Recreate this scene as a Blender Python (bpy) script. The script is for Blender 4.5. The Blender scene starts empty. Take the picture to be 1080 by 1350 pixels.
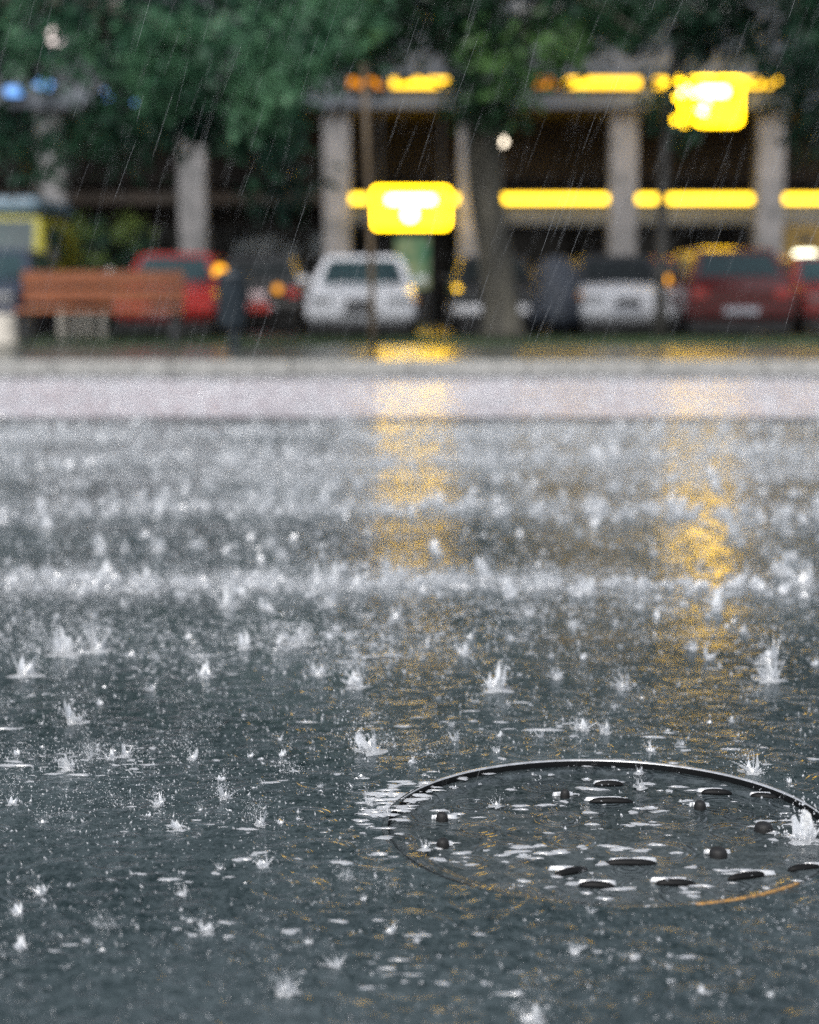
import bpy, bmesh, math, random
import numpy as np
from mathutils import Vector, Matrix, noise as mnoise
R = math.radians
random.seed(7); rng = np.random.default_rng(7)
scene = bpy.context.scene
COL = scene.collection

# ------------------------------------------------------------------ camera
F, PITCH, CAM = 2280.0, math.atan(299 / 2280.0), Vector((0, 0, .75))
cam_d = bpy.data.cameras.new('camera'); cam = bpy.data.objects.new('camera', cam_d); COL.objects.link(cam)
cam.location = CAM; cam.rotation_euler = (R(90) - PITCH, 0, 0)
cam_d.sensor_fit = 'VERTICAL'; cam_d.sensor_height = 36; cam_d.lens = 36 * F / 1350
cam_d.clip_start = .05; cam_d.clip_end = 500
cam_d.dof.use_dof = True; cam_d.dof.focus_distance = 2.55; cam_d.dof.aperture_fstop = 2.5
scene.camera = cam

def ray(px, py):
    c, s = math.cos(PITCH), math.sin(PITCH)
    u = 675 - py
    return Vector((px - 540, F * c + u * s, -F * s + u * c))
def at(px, py, Y):                      # the point of the place seen at a photo pixel, Y metres away
    d = ray(px, py); return CAM + d * (Y / d.y)
def onz(px, py, z=0):                   # the same on a level surface
    d = ray(px, py); return CAM + d * ((z - CAM.z) / d.z)

# ------------------------------------------------------------------ materials
MATS = {}
class NT:
    def __init__(s, name):
        s.m = bpy.data.materials.new(name); s.m.use_nodes = True
        s.t = s.m.node_tree; s.t.nodes.clear()
        s.out = s.n('ShaderNodeOutputMaterial')
    def n(s, typ, ins=None, **kw):
        nd = s.t.nodes.new(typ)
        for k, v in kw.items(): setattr(nd, k, v)
        for k, v in (ins or {}).items(): s.set(nd, k, v)
        return nd
    def set(s, nd, k, v):
        if hasattr(v, 'node'): s.t.links.new(v, nd.inputs[k])
        else: nd.inputs[k].default_value = v
    def math(s, op, a, b=0.0, c=0.0):
        nd = s.n('ShaderNodeMath', operation=op)
        for i, v in enumerate((a, b, c)): s.set(nd, i, v)
        return nd.outputs[0]
    def noise(s, vec, scale, detail=4, rough=.55):
        return s.n('ShaderNodeTexNoise', {'Vector': vec, 'Scale': scale, 'Detail': detail, 'Roughness': rough}).outputs[0]
    def ramp(s, fac, stops):
        nd = s.n('ShaderNodeValToRGB', {'Fac': fac}); e = nd.color_ramp.elements
        while len(e) < len(stops): e.new(.5)
        for el, (p, c) in zip(e, stops): el.position = p; el.color = (*c, 1)
        return nd.outputs[0]
    def coord(s, scale=(1, 1, 1)):
        tc = s.n('ShaderNodeTexCoord').outputs['Object']
        return s.n('ShaderNodeMapping', {'Vector': tc, 'Scale': scale}).outputs[0]

def surf(name, c1, c2=None, scale=6, rough=.6, bump=0, bscale=None, metal=0, coat=0, stretch=(1, 1, 1), spec=.5, rough2=None):
    if name in MATS: return MATS[name]
    s = NT(name); v = s.coord(stretch); c2 = c2 or tuple(x * .75 for x in c1)
    f = s.noise(v, scale)
    col = s.ramp(f, [(.32, c2), (.66, c1)])
    rr = s.math('MULTIPLY_ADD', s.noise(v, scale * 2.3), (rough2 or rough) - rough, rough) if rough2 else rough
    p = s.n('ShaderNodeBsdfPrincipled', {'Base Color': col, 'Roughness': rr, 'Metallic': metal, 'Coat Weight': coat, 'Coat Roughness': .08, 'Specular IOR Level': spec})
    if bump:
        b = s.n('ShaderNodeBump', {'Height': s.noise(v, bscale or scale * 4), 'Strength': 1.0, 'Distance': bump}).outputs[0]
        s.set(p, 'Normal', b)
    s.set(s.out, 'Surface', p.outputs[0]); MATS[name] = s.m; return s.m

def glow(name, c, strength):
    if name in MATS: return MATS[name]
    s = NT(name)
    e = s.n('ShaderNodeEmission', {'Color': (*c, 1), 'Strength': strength * .6})
    s.set(s.out, 'Surface', e.outputs[0]); MATS[name] = s.m; return s.m

def glass(name, c, rough=.05):
    return surf(name, c, tuple(x * .8 for x in c), 2, rough, coat=.6, spec=.8)

def wet(name, c1, c2, cscale, r0, r1, waves, ring=0, ior=1.33, blotch=None):
    """water film over a dark surface; waves = [(scale, distance, stretch)]"""
    s = NT(name); v = s.coord()
    grain = s.math('MULTIPLY_ADD', s.noise(v, cscale, 6, .7), .6, s.math('MULTIPLY', s.noise(v, cscale * .3, 3, .6), .4)); big = s.noise(v, 1.1, 4)
    mixf = s.math('MULTIPLY_ADD', big, .35, s.math('MULTIPLY', grain, .8))
    col = s.ramp(mixf, [(.46, c2), (.68, c1)])
    rr = s.math('MULTIPLY_ADD', s.noise(v, 2.4, 3), r1 - r0, r0)
    nrm = None
    for sc, dist, st in waves:
        vv = s.coord(st)
        b = s.n('ShaderNodeBump', {'Height': s.noise(vv, sc, 2, .5), 'Strength': 1.0, 'Distance': dist})
        if nrm is not None: s.set(b, 'Normal', nrm)
        nrm = b.outputs[0]
    if ring:
        for sc, off in ((9.0, 0), (15.0, 3.7)):
            vv = s.n('ShaderNodeMapping', {'Vector': s.n('ShaderNodeTexCoord').outputs['Object'], 'Location': (off, off * 1.7, 0)}).outputs[0]
            vo = s.n('ShaderNodeTexVoronoi', {'Vector': vv, 'Scale': sc, 'Randomness': 1.0}, voronoi_dimensions='2D')
            d = vo.outputs['Distance']
            rad = s.n('ShaderNodeSeparateColor', {'Color': vo.outputs['Color']}).outputs[0]
            R0 = s.math('MULTIPLY_ADD', rad, .42, .06)
            dd = s.math('SUBTRACT', d, R0)
            env = s.math('POWER', 2.718, s.math('MULTIPLY', s.math('MULTIPLY', dd, dd), -160.0))
            h = s.math('MULTIPLY', env, s.math('SINE', s.math('MULTIPLY', dd, 62.0)))
            b = s.n('ShaderNodeBump', {'Height': h, 'Strength': 1.0, 'Distance': ring * 9.0 / sc})
            if nrm is not None: s.set(b, 'Normal', nrm)
            nrm = b.outputs[0]
    p = s.n('ShaderNodeBsdfPrincipled', {'Base Color': col, 'Roughness': rr, 'IOR': ior})
    if nrm is not None: s.set(p, 'Normal', nrm)
    s.set(s.out, 'Surface', p.outputs[0]); MATS[name] = s.m; return s.m

def spray_mat(name, opacity, c=(.86, .88, .9)):
    s = NT(name)
    d = s.n('ShaderNodeBsdfDiffuse', {'Color': (*c, 1)}); t = s.n('ShaderNodeBsdfTranslucent', {'Color': (*c, 1)})
    g = s.n('ShaderNodeBsdfGlossy', {'Color': (.95, .95, .95, 1), 'Roughness': .12})
    a = s.n('ShaderNodeMixShader', {0: .5, 1: d.outputs[0], 2: t.outputs[0]})
    a = s.n('ShaderNodeMixShader', {0: .28, 1: a.outputs[0], 2: g.outputs[0]})
    tr = s.n('ShaderNodeBsdfTransparent')
    a = s.n('ShaderNodeMixShader', {0: opacity, 1: tr.outputs[0], 2: a.outputs[0]})
    s.set(s.out, 'Surface', a.outputs[0]); return s.m

def leaf_mat(name, c1, c2):
    s = NT(name); v = s.coord()
    col = s.ramp(s.noise(v, 1.3, 5, .7), [(.38, c2), (.62, c1)])
    p = s.n('ShaderNodeBsdfPrincipled', {'Base Color': col, 'Roughness': .3, 'Specular IOR Level': .22})
    t = s.n('ShaderNodeBsdfTranslucent', {'Color': col})
    a = s.n('ShaderNodeMixShader', {0: .3, 1: p.outputs[0], 2: t.outputs[0]})
    s.set(s.out, 'Surface', a.outputs[0]); return s.m

# ------------------------------------------------------------------ mesh helpers
class MB:
    def __init__(s): s.v = []; s.f = []
    def add(s, vs, fs):
        o = len(s.v); s.v += [tuple(p) for p in vs]; s.f += [tuple(i + o for i in f) for f in fs]; return s
    def box(s, c, d, rot=None):
        x, y, z = (q / 2 for q in d); c = Vector(c)
        vs = [Vector((a * x, b * y, e * z)) for a in (-1, 1) for b in (-1, 1) for e in (-1, 1)]
        if rot is not None: vs = [rot @ p for p in vs]
        return s.add([c + p for p in vs], [(0, 1, 3, 2), (4, 6, 7, 5), (0, 4, 5, 1), (2, 3, 7, 6), (0, 2, 6, 4), (1, 5, 7, 3)])
    def span(s, a, b):
        return s.box([(p + q) / 2 for p, q in zip(a, b)], [abs(q - p) for p, q in zip(a, b)])
    def tube(s, pts, rad, n=10, cap=True):
        pts = [Vector(p) for p in pts]; rings = []; prev = None
        for i, p in enumerate(pts):
            t = (pts[min(i + 1, len(pts) - 1)] - pts[max(i - 1, 0)]).normalized()
            if prev is None:
                a = t.orthogonal().normalized()
            else:
                a = (prev - t * prev.dot(t)); a = a.normalized() if a.length > 1e-6 else t.orthogonal().normalized()
            prev = a; b = t.cross(a); r = rad[i] if hasattr(rad, '__len__') else rad
            rings.append([p + (a * math.cos(2 * math.pi * k / n) + b * math.sin(2 * math.pi * k / n)) * r for k in range(n)])
        return s.loft(rings, cap)
    def loft(s, rings, cap=True, closed=True):
        n = len(rings[0]); vs = [p for r in rings for p in r]; fs = []
        for i in range(len(rings) - 1):
            for k in range(n if closed else n - 1):
                fs.append((i * n + k, i * n + (k + 1) % n, (i + 1) * n + (k + 1) % n, (i + 1) * n + k))
        if cap: fs += [tuple(range(n))[::-1], tuple(range((len(rings) - 1) * n, len(rings) * n))]
        return s.add(vs, fs)
    def lathe(s, prof, c=(0, 0, 0), n=24, cap=True):
        c = Vector(c)
        return s.loft([[c + Vector((r * math.cos(2 * math.pi * k / n), r * math.sin(2 * math.pi * k / n), z)) for k in range(n)] for r, z in prof], cap)
    def ball(s, c, r, n=14, m=8, sc=(1, 1, 1)):
        c = Vector(c); rr = []
        for i in range(m + 1):
            a = -math.pi / 2 + math.pi * min(max(i / m, .02), .98)
            rr.append([c + Vector((sc[0] * r * math.cos(a) * math.cos(2 * math.pi * k / n), sc[1] * r * math.cos(a) * math.sin(2 * math.pi * k / n), sc[2] * r * math.sin(a))) for k in range(n)])
        return s.loft(rr)
    def build(s, name, mat, parent=None, smooth=False, bevel=0, seg=2):
        me = bpy.data.meshes.new(name); me.from_pydata(s.v, [], s.f)
        bm = bmesh.new(); bm.from_mesh(me); bmesh.ops.recalc_face_normals(bm, faces=bm.faces); bm.to_mesh(me); bm.free()
        me.materials.append(mat)
        if smooth: me.polygons.foreach_set('use_smooth', [True] * len(me.polygons))
        o = bpy.data.objects.new(name, me); COL.objects.link(o)
        if parent: o.parent = parent
        if bevel:
            b = o.modifiers.new('bevel', 'BEVEL'); b.width = bevel; b.segments = seg; b.limit_method = 'ANGLE'
        return o

def np_mesh(name, V, T, mat, parent=None, smooth=False):
    V = np.asarray(V, np.float32); T = np.asarray(T, np.int32); k = T.shape[1]
    me = bpy.data.meshes.new(name); me.vertices.add(len(V)); me.vertices.foreach_set('co', V.ravel())
    me.loops.add(T.size); me.loops.foreach_set('vertex_index', T.ravel())
    me.polygons.add(len(T)); me.polygons.foreach_set('loop_start', np.arange(0, T.size, k, dtype=np.int32))
    if smooth: me.polygons.foreach_set('use_smooth', np.ones(len(T), bool))
    me.update(calc_edges=True); me.validate(); me.materials.append(mat)
    o = bpy.data.objects.new(name, me); COL.objects.link(o)
    if parent: o.parent = parent
    return o

def empty(name, loc, rz=0, label=None, cat=None, group=None):
    o = bpy.data.objects.new(name, None); COL.objects.link(o); o.location = loc; o.rotation_euler = (0, 0, rz)
    return tag(o, label, cat, group)
def tag(o, label=None, cat=None, group=None, kind=None):
    for k, v in (('label', label), ('category', cat), ('group', group), ('kind', kind)):
        if v: o[k] = v
    return o

# ------------------------------------------------------------------ world and sun
w = bpy.data.worlds.new('World'); scene.world = w; w.use_nodes = True
nt = w.node_tree; nt.nodes.clear()
sky = nt.nodes.new('ShaderNodeTexSky'); sky.sky_type = 'NISHITA'; sky.sun_disc = False
sky.sun_elevation = R(52); sky.sun_rotation = R(200); sky.air_density = 1.0; sky.dust_density = 3.0
hs = nt.nodes.new('ShaderNodeHueSaturation'); hs.inputs['Saturation'].default_value = .38
bg = nt.nodes.new('ShaderNodeBackground'); bg.inputs['Strength'].default_value = .12
ow = nt.nodes.new('ShaderNodeOutputWorld')
nt.links.new(sky.outputs[0], hs.inputs['Color']); nt.links.new(hs.outputs[0], bg.inputs['Color']); nt.links.new(bg.outputs[0], ow.inputs['Surface'])
sd = bpy.data.lights.new('sun', 'SUN'); sd.energy = .5; sd.angle = R(30); sd.color = (1, .97, .93)
sun = bpy.data.objects.new('sun', sd); COL.objects.link(sun)
sdir = Vector((math.sin(R(200)) * math.cos(R(52)), math.cos(R(200)) * math.cos(R(52)), math.sin(R(52))))
sun.rotation_euler = sdir.to_track_quat('Z', 'Y').to_euler(); sun.location = (0, 20, 30)

vs = scene.view_settings; vs.view_transform = 'Standard'; vs.look = 'None'; vs.gamma = 1; vs.exposure = 1.03
scene.render.engine = 'CYCLES'
scene.cycles.use_denoising = False
scene.cycles.transparent_max_bounces = 16; scene.cycles.max_bounces = 6
scene.cycles.sample_clamp_indirect = 12

# ------------------------------------------------------------------ ground, road, verge
KERB = 14.55
m_road = wet('wet_asphalt', (.081, .104, .112), (.007, .016, .019), 150, .08, .2,
             [(1.3, .010, (1, 1.8, 1)), (22, .0007, (1, 1.3, 1)), (110, .00017, (1, 1, 1)), (420, .00006, (1, 1, 1))], ring=.0005)
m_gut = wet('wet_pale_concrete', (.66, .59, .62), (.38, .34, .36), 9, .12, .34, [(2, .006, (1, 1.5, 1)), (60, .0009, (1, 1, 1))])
m_path = wet('wet_paving', (.10, .105, .095), (.045, .055, .042), 5, .06, .4, [(2, .008, (1, 1, 1)), (40, .0006, (1, 1, 1))])
m_lot = wet('wet_parking', (.03, .032, .034), (.015, .017, .018), 60, .12, .35, [(3, .006, (1, 1, 1)), (40, .0012, (1, 1, 1))])
m_kerb = surf('kerb_stone', (.40, .395, .375), (.25, .25, .235), 9, .35, .003, 40)
m_soil = surf('grass_soil', (.05, .075, .035), (.03, .045, .025), 4, .7, .01, 20)

MC = onz(803, 1089); MC.z = 0; MR = .318           # manhole centre and frame radius
def road_sheet():
    b = MB(); n = 96; S = .6
    inner = []; outer = []
    for k in range(n):
        a = 2 * math.pi * k / n; c, s_ = math.cos(a), math.sin(a); q = S / max(abs(c), abs(s_))
        inner.append((MC.x + MR * c, MC.y + MR * s_, 0)); outer.append((MC.x + q * c, MC.y + q * s_, 0))
    b.add(inner + outer, [(k, (k + 1) % n, n + (k + 1) % n, n + k) for k in range(n)])
    x0, x1, y0, y1 = MC.x - S, MC.x + S, MC.y - S, MC.y + S; X, Y0, Y1 = 120, -60, 9.75
    for a in ((-X, Y0, X, y0), (-X, y0, x0, y1), (x1, y0, X, y1), (-X, y1, X, Y1)):
        b.add([(a[0], a[1], 0), (a[2], a[1], 0), (a[2], a[3], 0), (a[0], a[3], 0)], [(0, 1, 2, 3)])
    return b
tag(road_sheet().build('road', m_road), kind='structure')
def sheet(name, y0, y1, z, mat, X=120):
    return tag(MB().add([(-X, y0, z), (X, y0, z), (X, y1, z), (-X, y1, z)], [(0, 1, 2, 3)]).build(name, mat), kind='structure')
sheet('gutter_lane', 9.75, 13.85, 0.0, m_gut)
sheet('gutter_shade_strip', 13.85, KERB + .02, 0.0, surf('gutter_shade', (.05, .052, .055), (.03, .032, .034), 8, .6, spec=.12))  # dark matte strip paints the shadow line at the kerb foot
tag(MB().box((0, 9.70, .004), (240, .16, .012)).build('gutter_joint', surf('joint_tar', (.03, .03, .032), rough=.3)), kind='structure')
kb = MB()
x = -30.0
while x < 30:
    kb.box((x + .5, KERB + .1, .04), (.992, .2, .16)); x += 1.0
tag(kb.build('kerb', m_kerb, bevel=.02, seg=3), kind='structure')
sheet('footpath', KERB + .2, 18.6, .115, m_path)
tag(MB().span((-40, 18.6, -.1), (40, 20.9, .115)).build('verge', m_soil), kind='structure')
sheet('parking_lot', 20.9, 120, .016, m_lot)
sheet('ground', -200, 300, -.12, m_soil, 300)

# grass of the verge
def grass(n):
    x = rng.uniform(-8, 8, n); y = rng.uniform(18.2, 20.9, n)
    keep = np.array([mnoise.noise((a * .9, b * 1.3, 0)) > -.25 for a, b in zip(x, y)]); x, y = x[keep], y[keep]; n = len(x)
    h = rng.uniform(.025, .075, n); a = rng.uniform(0, math.tau, n); lean = rng.normal(0, .02, (n, 2)); wd = .006
    V = np.zeros((n, 3, 3)); V[:, 0] = np.c_[x - wd * np.cos(a), y - wd * np.sin(a), np.full(n, .11)]
    V[:, 1] = np.c_[x + wd * np.cos(a), y + wd * np.sin(a), np.full(n, .11)]; V[:, 2] = np.c_[x + lean[:, 0], y + lean[:, 1], .11 + h]
    return V.reshape(-1, 3), np.arange(n * 3).reshape(-1, 3)
V, T = grass(18000)
tag(np_mesh('grass', V, T, leaf_mat('grass_blade', (.085, .13, .06), (.05, .085, .045))), 'short wet grass on the verge behind the kerb', 'grass', kind='stuff')

# ------------------------------------------------------------------ manhole cover
m_iron = wet('wet_iron', (.080, .096, .101), (.010, .017, .019), 140, .08, .22, [(14, .0022, (1, 1, 1)), (70, .0006, (1, 1, 1))], ring=.0014)
m_rim = surf('rim_highlight', (.62, .63, .64), (.40, .41, .42), 60, .18, .0005, 160, metal=.6)
m_bar = surf('bar_iron', (.006, .0065, .007), rough=.45, spec=.15); m_frame = surf('frame_iron', (.008, .009, .010), rough=.5, spec=.15)
m_hole = surf('hole_black', (.004, .004, .004), rough=.6)
mh = empty('manhole_cover', (MC.x, MC.y, 0), 0, 'round cast iron manhole cover sunk in the flooded road, awash with rain', 'manhole cover')
mh.rotation_euler = (R(1.05), R(.1), 0)
fr = MB().lathe([(MR - .0005, -.05), (MR - .0005, .0005)], n=128, cap=False).lathe([(MR - .0085, .0012), (MR - .0085, -.05)], n=128, cap=False).build('frame', m_frame, mh, smooth=True)
rings = []
for q in range(97):
    a = R(8 + 150 * q / 96); k = min(1, q / 14, (96 - q) / 20); k = .15 + .85 * k
    rings.append([Vector((math.cos(a) * (MR - .0042 + dx * k), math.sin(a) * (MR - .0042 + dx * k), .0004 + dz * k)) for dx, dz in ((.0058, -.004), (.0046, .0004), (.0022, .0022), (-.001, .0026), (-.0034, .0018), (-.0042, .0002), (-.0042, -.003))])
MB().loft(rings).build('lip_highlight', m_rim, fr, smooth=True)  # pale far arc only: the rim's highlight put into its colour
MB().lathe([(MR - .0005, -.0005), (MR - .0085, -.0003)], n=128, cap=False).build('seat_ring', m_iron, mh, smooth=True)
cv = MB().lathe([(MR - .0089, -.05), (MR - .0089, -.0085), (MR - .0115, -.0068), (MR - .04, -.0065), (MR - .043, -.0085), (MR - .046, -.0086), (MR - .10, -.0083), (.12, -.0079), (.001, -.0075)], n=128, cap=False).build('cover', m_iron, mh, smooth=True)
def on_cover(px, py):
    p = onz(px, py, -.005); return Vector((p.x - MC.x, p.y - MC.y, 0))
BARS = []
for px, py, wpx, tilt in ((806, 1057, 62, 0), (803, 1036, 44, .05), (945, 1046, 44, -.06), (1008, 1051, 40, -.2), (753, 1145, 50, .5), (832, 1134, 66, 0),
                          (787, 1162, 44, -.1), (891, 1159, 50, 0), (986, 1150, 56, .35), (1061, 1140, 46, .25)):
    BARS.append((px, py, wpx)); c = on_cover(px, py); l = wpx / 950; b = MB()
    prof = [(-.5, .12), (-.47, .45), (-.40, .72), (-.28, .9), (-.1, 1), (.1, .97), (.28, .85), (.40, .65), (.47, .4), (.5, .1)]
    rings = []
    for t, k in prof:
        rings.append([Vector((t * l, .0065 * k * math.cos(q), -.0085 + .0080 * k * max(math.sin(q), 0))) for q in [math.pi * i / 8 for i in range(9)]])
    b.loft(rings, cap=True, closed=True)
    o = b.build('raised_bar', m_bar, cv, smooth=True); o.location = c; o.rotation_euler = (0, 0, tilt)
for px, py, r in ((923, 1065, .0085), (1007, 1092, .0125), (947, 1124, .0120), (584, 1113, .0085), (583, 1080, .0085), (745, 1051, .007)):
    BARS.append((px, py, 30)); c = on_cover(px, py)
    o = MB().lathe([(r * 1.05, -.009), (r * 1.02, -.004), (r * .95, -.0005), (r * .8, .0022), (r * .5, .0038), (r * .2, .0043), (.0005, .0044)], n=24, cap=False).build('lifting_stud', m_hole, cv, smooth=True); o.location = c
# the yellow sign's reflection, put in as colour on the rim's front
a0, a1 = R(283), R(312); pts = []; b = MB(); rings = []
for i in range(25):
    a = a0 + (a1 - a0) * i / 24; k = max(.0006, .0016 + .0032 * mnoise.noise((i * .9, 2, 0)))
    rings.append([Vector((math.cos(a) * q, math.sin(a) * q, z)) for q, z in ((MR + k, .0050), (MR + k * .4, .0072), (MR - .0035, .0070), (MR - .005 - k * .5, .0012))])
b.loft(rings, cap=True).build('rim_reflection', surf('yellow_reflection', (.50, .25, .05), (.14, .10, .06), 120, .3), mh, smooth=True)

# ------------------------------------------------------------------ splashes, spray and rain
m_splash = spray_mat('splash_water', .92); m_mist = spray_mat('spray_mist', .6); m_foam_glint = spray_mat('foam_and_glints', .8); m_rain = spray_mat('rain_drop', .17)
OCT_V = np.array([(1, 0, 0), (-1, 0, 0), (0, 1, 0), (0, -1, 0), (0, 0, 1), (0, 0, -1)], float)
OCT_T = np.array([(0, 2, 4), (2, 1, 4), (1, 3, 4), (3, 0, 4), (2, 0, 5), (1, 2, 5), (3, 1, 5), (0, 3, 5)])

def splash_proto(r, njet, ndrop, lean):
    """a rain splash about one unit tall: torn crown, curved jets and thrown droplets"""
    V = []; T = []
    def add(v, t):
        o = sum(len(a) for a in V); V.append(np.asarray(v, float)); T.append(np.asarray(t, int) + o)
    # crown sheet, torn into points of different height
    n = 18; h = r.uniform(.12, .34, n); h *= .5 + .8 * (r.random(n) > .45)
    ang = np.arange(n) * math.tau / n; rb, rt = .13, .22
    asym = 1 + .5 * np.cos(ang - r.uniform(0, 6.28))
    lo = np.c_[rb * np.cos(ang), rb * np.sin(ang), np.zeros(n)]
    hi = np.c_[(rt * np.cos(ang)) + lean * h * .6, rt * np.sin(ang), h * asym]
    lo2 = lo * .72; hi2 = hi * np.array([.9, .9, .96])
    tt = []
    for k in range(n):
        j = (k + 1) % n
        for a, b in ((0, n), (2 * n, 3 * n)): tt += [(a + k, a + j, b + j), (a + k, b + j, b + k)]
    add(np.r_[lo, hi, lo2, hi2], tt)
    # splat at the foot
    m = 14; ra = r.uniform(.22, .6, m); a = np.arange(m) * math.tau / m
    add(np.r_[[(0, 0, .07)], np.c_[ra * np.cos(a), ra * np.sin(a), np.zeros(m)]], [(0, 1 + k, 1 + (k + 1) % m) for k in range(m)])
    for _ in range(njet):
        a = r.uniform(0, math.tau); el = r.uniform(.5, 1.35); L = r.uniform(.25, 1.0) * (1 if r.random() > .3 else .5)
        d = np.array([math.cos(a) * math.cos(el) + lean * .7, math.sin(a) * math.cos(el), math.sin(el)]); d /= np.linalg.norm(d)
        base = np.array([math.cos(a) * .15, math.sin(a) * .15, .04]); w0 = r.uniform(.018, .05)
        side = np.cross(d, (0, 0, 1.)); side /= np.linalg.norm(side) + 1e-6; up = np.cross(side, d)
        rows = []
        for t in (.7, .78, .86, .94, 1.03, 1.15):                # the jet breaks up into beads
            if r.random() < .75: add(OCT_V * r.uniform(.010, .03) * (1.3 - t * .6) + base + d * L * t + np.array([0, 0, -.22 * L * t * t]) + r.normal(0, .012, 3), OCT_T)
        for t, kk in ((0, 1), (.2, .7), (.38, .45), (.52, .3), (.64, .05)):
            p = base + d * L * t + np.array([0, 0, -.22 * L * t * t])
            ww = w0 * kk * r.uniform(.7, 1.35)
            rows += [p + side * ww, p + up * ww, p - side * ww, p - up * ww]
            if t > .5 and r.random() > .5:
                c = p + r.normal(0, .05, 3); add(OCT_V * r.uniform(.015, .035) + c, OCT_T)
        tt = []
        for i in range(4):
            for k in range(4):
                j = (k + 1) % 4; tt += [(i * 4 + k, i * 4 + j, i * 4 + 4 + j), (i * 4 + k, i * 4 + 4 + j, i * 4 + 4 + k)]
        add(rows, tt)
    for _ in range(ndrop):
        a = r.uniform(0, math.tau); q = abs(r.normal(0, .38)); z = abs(r.normal(.2, .4))
        c = np.array([math.cos(a) * q + lean * z * .8, math.sin(a) * q, z]); add(OCT_V * r.uniform(.006, .024) * np.array([1, 1, r.uniform(.8, 2)]) + c, OCT_T)
    return np.concatenate(V), np.concatenate(T)
PROTO = [splash_proto(rng, rng.integers(3, 10), rng.integers(40, 90), rng.uniform(-.7, .15)) for _ in range(16)]
LOW = [splash_proto(rng, rng.integers(2, 5), rng.integers(4, 9), rng.uniform(-.6, .2)) for _ in range(14)]

def merge(items, protos):
    """items: rows of x, y, z, size, spin, height factor"""
    Vs, Ts, o = [], [], 0
    for x, y, z, s, a, hz in items:
        v, t = protos[rng.integers(len(protos))]
        c, sn = math.cos(a * .3), math.sin(a * .3)
        flip = 1
        p = np.empty_like(v); p[:, 0] = (v[:, 0] * c - v[:, 1] * sn) * s * flip + x; p[:, 1] = (v[:, 0] * sn + v[:, 1] * c) * s + y; p[:, 2] = v[:, 2] * s * hz + z
        Vs.append(p); Ts.append(t + o); o += len(v)
    return np.concatenate(Vs), np.concatenate(Ts)

def half(Y): return .25 * Y + .5
def density(x, y, base=.16, gain=1.0):
    """where the rain hits the moving sheet of water hardest: low ridges of the flow across the road"""
    d = base + .6 * max(0, mnoise.noise((x * 1.3, y * 2.1, 5)))
    wob = .22 * mnoise.noise((x * .9, y * .3, 1)) + .08 * mnoise.noise((x * 3.1, 0, 2))
    for y0, wd, k, xl, xr in ((4.33, .11, 2.2, -9, .45), (4.22, .10, 1.1, .2, 9), (5.75, .16, 1.3, -9, 9), (7.5, .2, .7, -9, 9), (8.8, .2, .6, -9, 9), (2.72, .05, 1.5, -9, -.32), (3.6, .2, .5, -9, .1), (1.93, .04, .5, -9, -.1)):
        if xl < x < xr: d += gain * k * math.exp(-((y + wob * y * .25 - y0) / wd) ** 2)
    if y > 9.75: d += .9
    if gain < 1: d *= min(1, max(.12, (y - 2.0) / 4.6)) * (.45 + 1.3 * max(0, .5 + mnoise.noise((x * .7, y * .9, 11))))
    return d
def scatter(n, y0, y1, near_bias=1.0, base=.16, gain=1.0):
    out = []
    while len(out) < n:
        y = y0 * (y1 / y0) ** rng.random() if near_bias == 0 else math.sqrt(rng.uniform(y0 * y0, y1 * y1))
        x = rng.uniform(-half(y), half(y))
        if (x - MC.x) ** 2 + (y - MC.y) ** 2 < (MR + .02) ** 2 and rng.random() > .25: continue
        if rng.random() < density(x, y, base, gain) / 2.2: out.append((x, y))
    return out

it = [(x, y, -.001, rng.uniform(.012, .034) * (1 + .03 * y), rng.uniform(-3, 3), rng.uniform(.6, 1.3)) for x, y in scatter(150, 1.75, 4.0)]
it += [(x, y, -.001, rng.uniform(.016, .062) * (1 + .02 * y), rng.uniform(-3, 3), rng.uniform(.5, 1.2)) for x, y in scatter(1150, 3.9, 9.8)]
it += [(x, y, -.001, rng.uniform(.03, .07), rng.uniform(-3, 3), rng.uniform(.5, 1.1)) for x, y in scatter(1500, 9.7, 14.0)]
EXTRA = ((55, 1178, 40), (25, 1205, 38), (270, 892, 44), (462, 842, 26), (935, 868, 34), (515, 1230, 34), (370, 1086, 22), (290, 1146, 22), (330, 998, 20), (655, 1062, 26),
                    (140, 758, 44), (190, 780, 46), (355, 668, 32), (775, 672, 34), (1030, 756, 56), (1060, 770, 60), (845, 775, 40), (655, 680, 26), (300, 800, 50), (420, 890, 44), (830, 682, 30), (250, 1216, 20))
it += [(lambda x: (x, 4.3 + .16 * mnoise.noise((x * 1.7, 3, 1)) + rng.normal(0, rng.uniform(.02, .05) if x > 0 else .06)))(rng.uniform(-1.5, 1.5)) + (-.001, rng.uniform(.015, .06), rng.uniform(-3, 3), rng.uniform(.4, 1.1)) for _ in range(260)]
it += [(lambda x: (x, 5.8 + .3 * mnoise.noise((x * 1.2, 7, 1)) + rng.normal(0, .09)))(rng.uniform(-1.8, 1.8)) + (-.001, rng.uniform(.02, .05), rng.uniform(-3, 3), rng.uniform(.4, 1.0)) for _ in range(90)]
it += [(x, y, -.001, rng.uniform(.035, .085), rng.uniform(-3, 3), rng.uniform(.8, 1.5)) for x, y in scatter(150, 3.1, 6.6)]
it += [(x, y, -.001, rng.uniform(.05, .12), rng.uniform(-3, 3), rng.uniform(.7, 1.3)) for x, y in scatter(80, 6.4, 9.7)]
for px, py, hpx in EXTRA:
    q = onz(px, py, 0); it.append((q.x, q.y, -.001, hpx * q.y / F * .9, rng.uniform(-3, 3), 1.0))
V, T = merge(it, PROTO)
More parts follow.
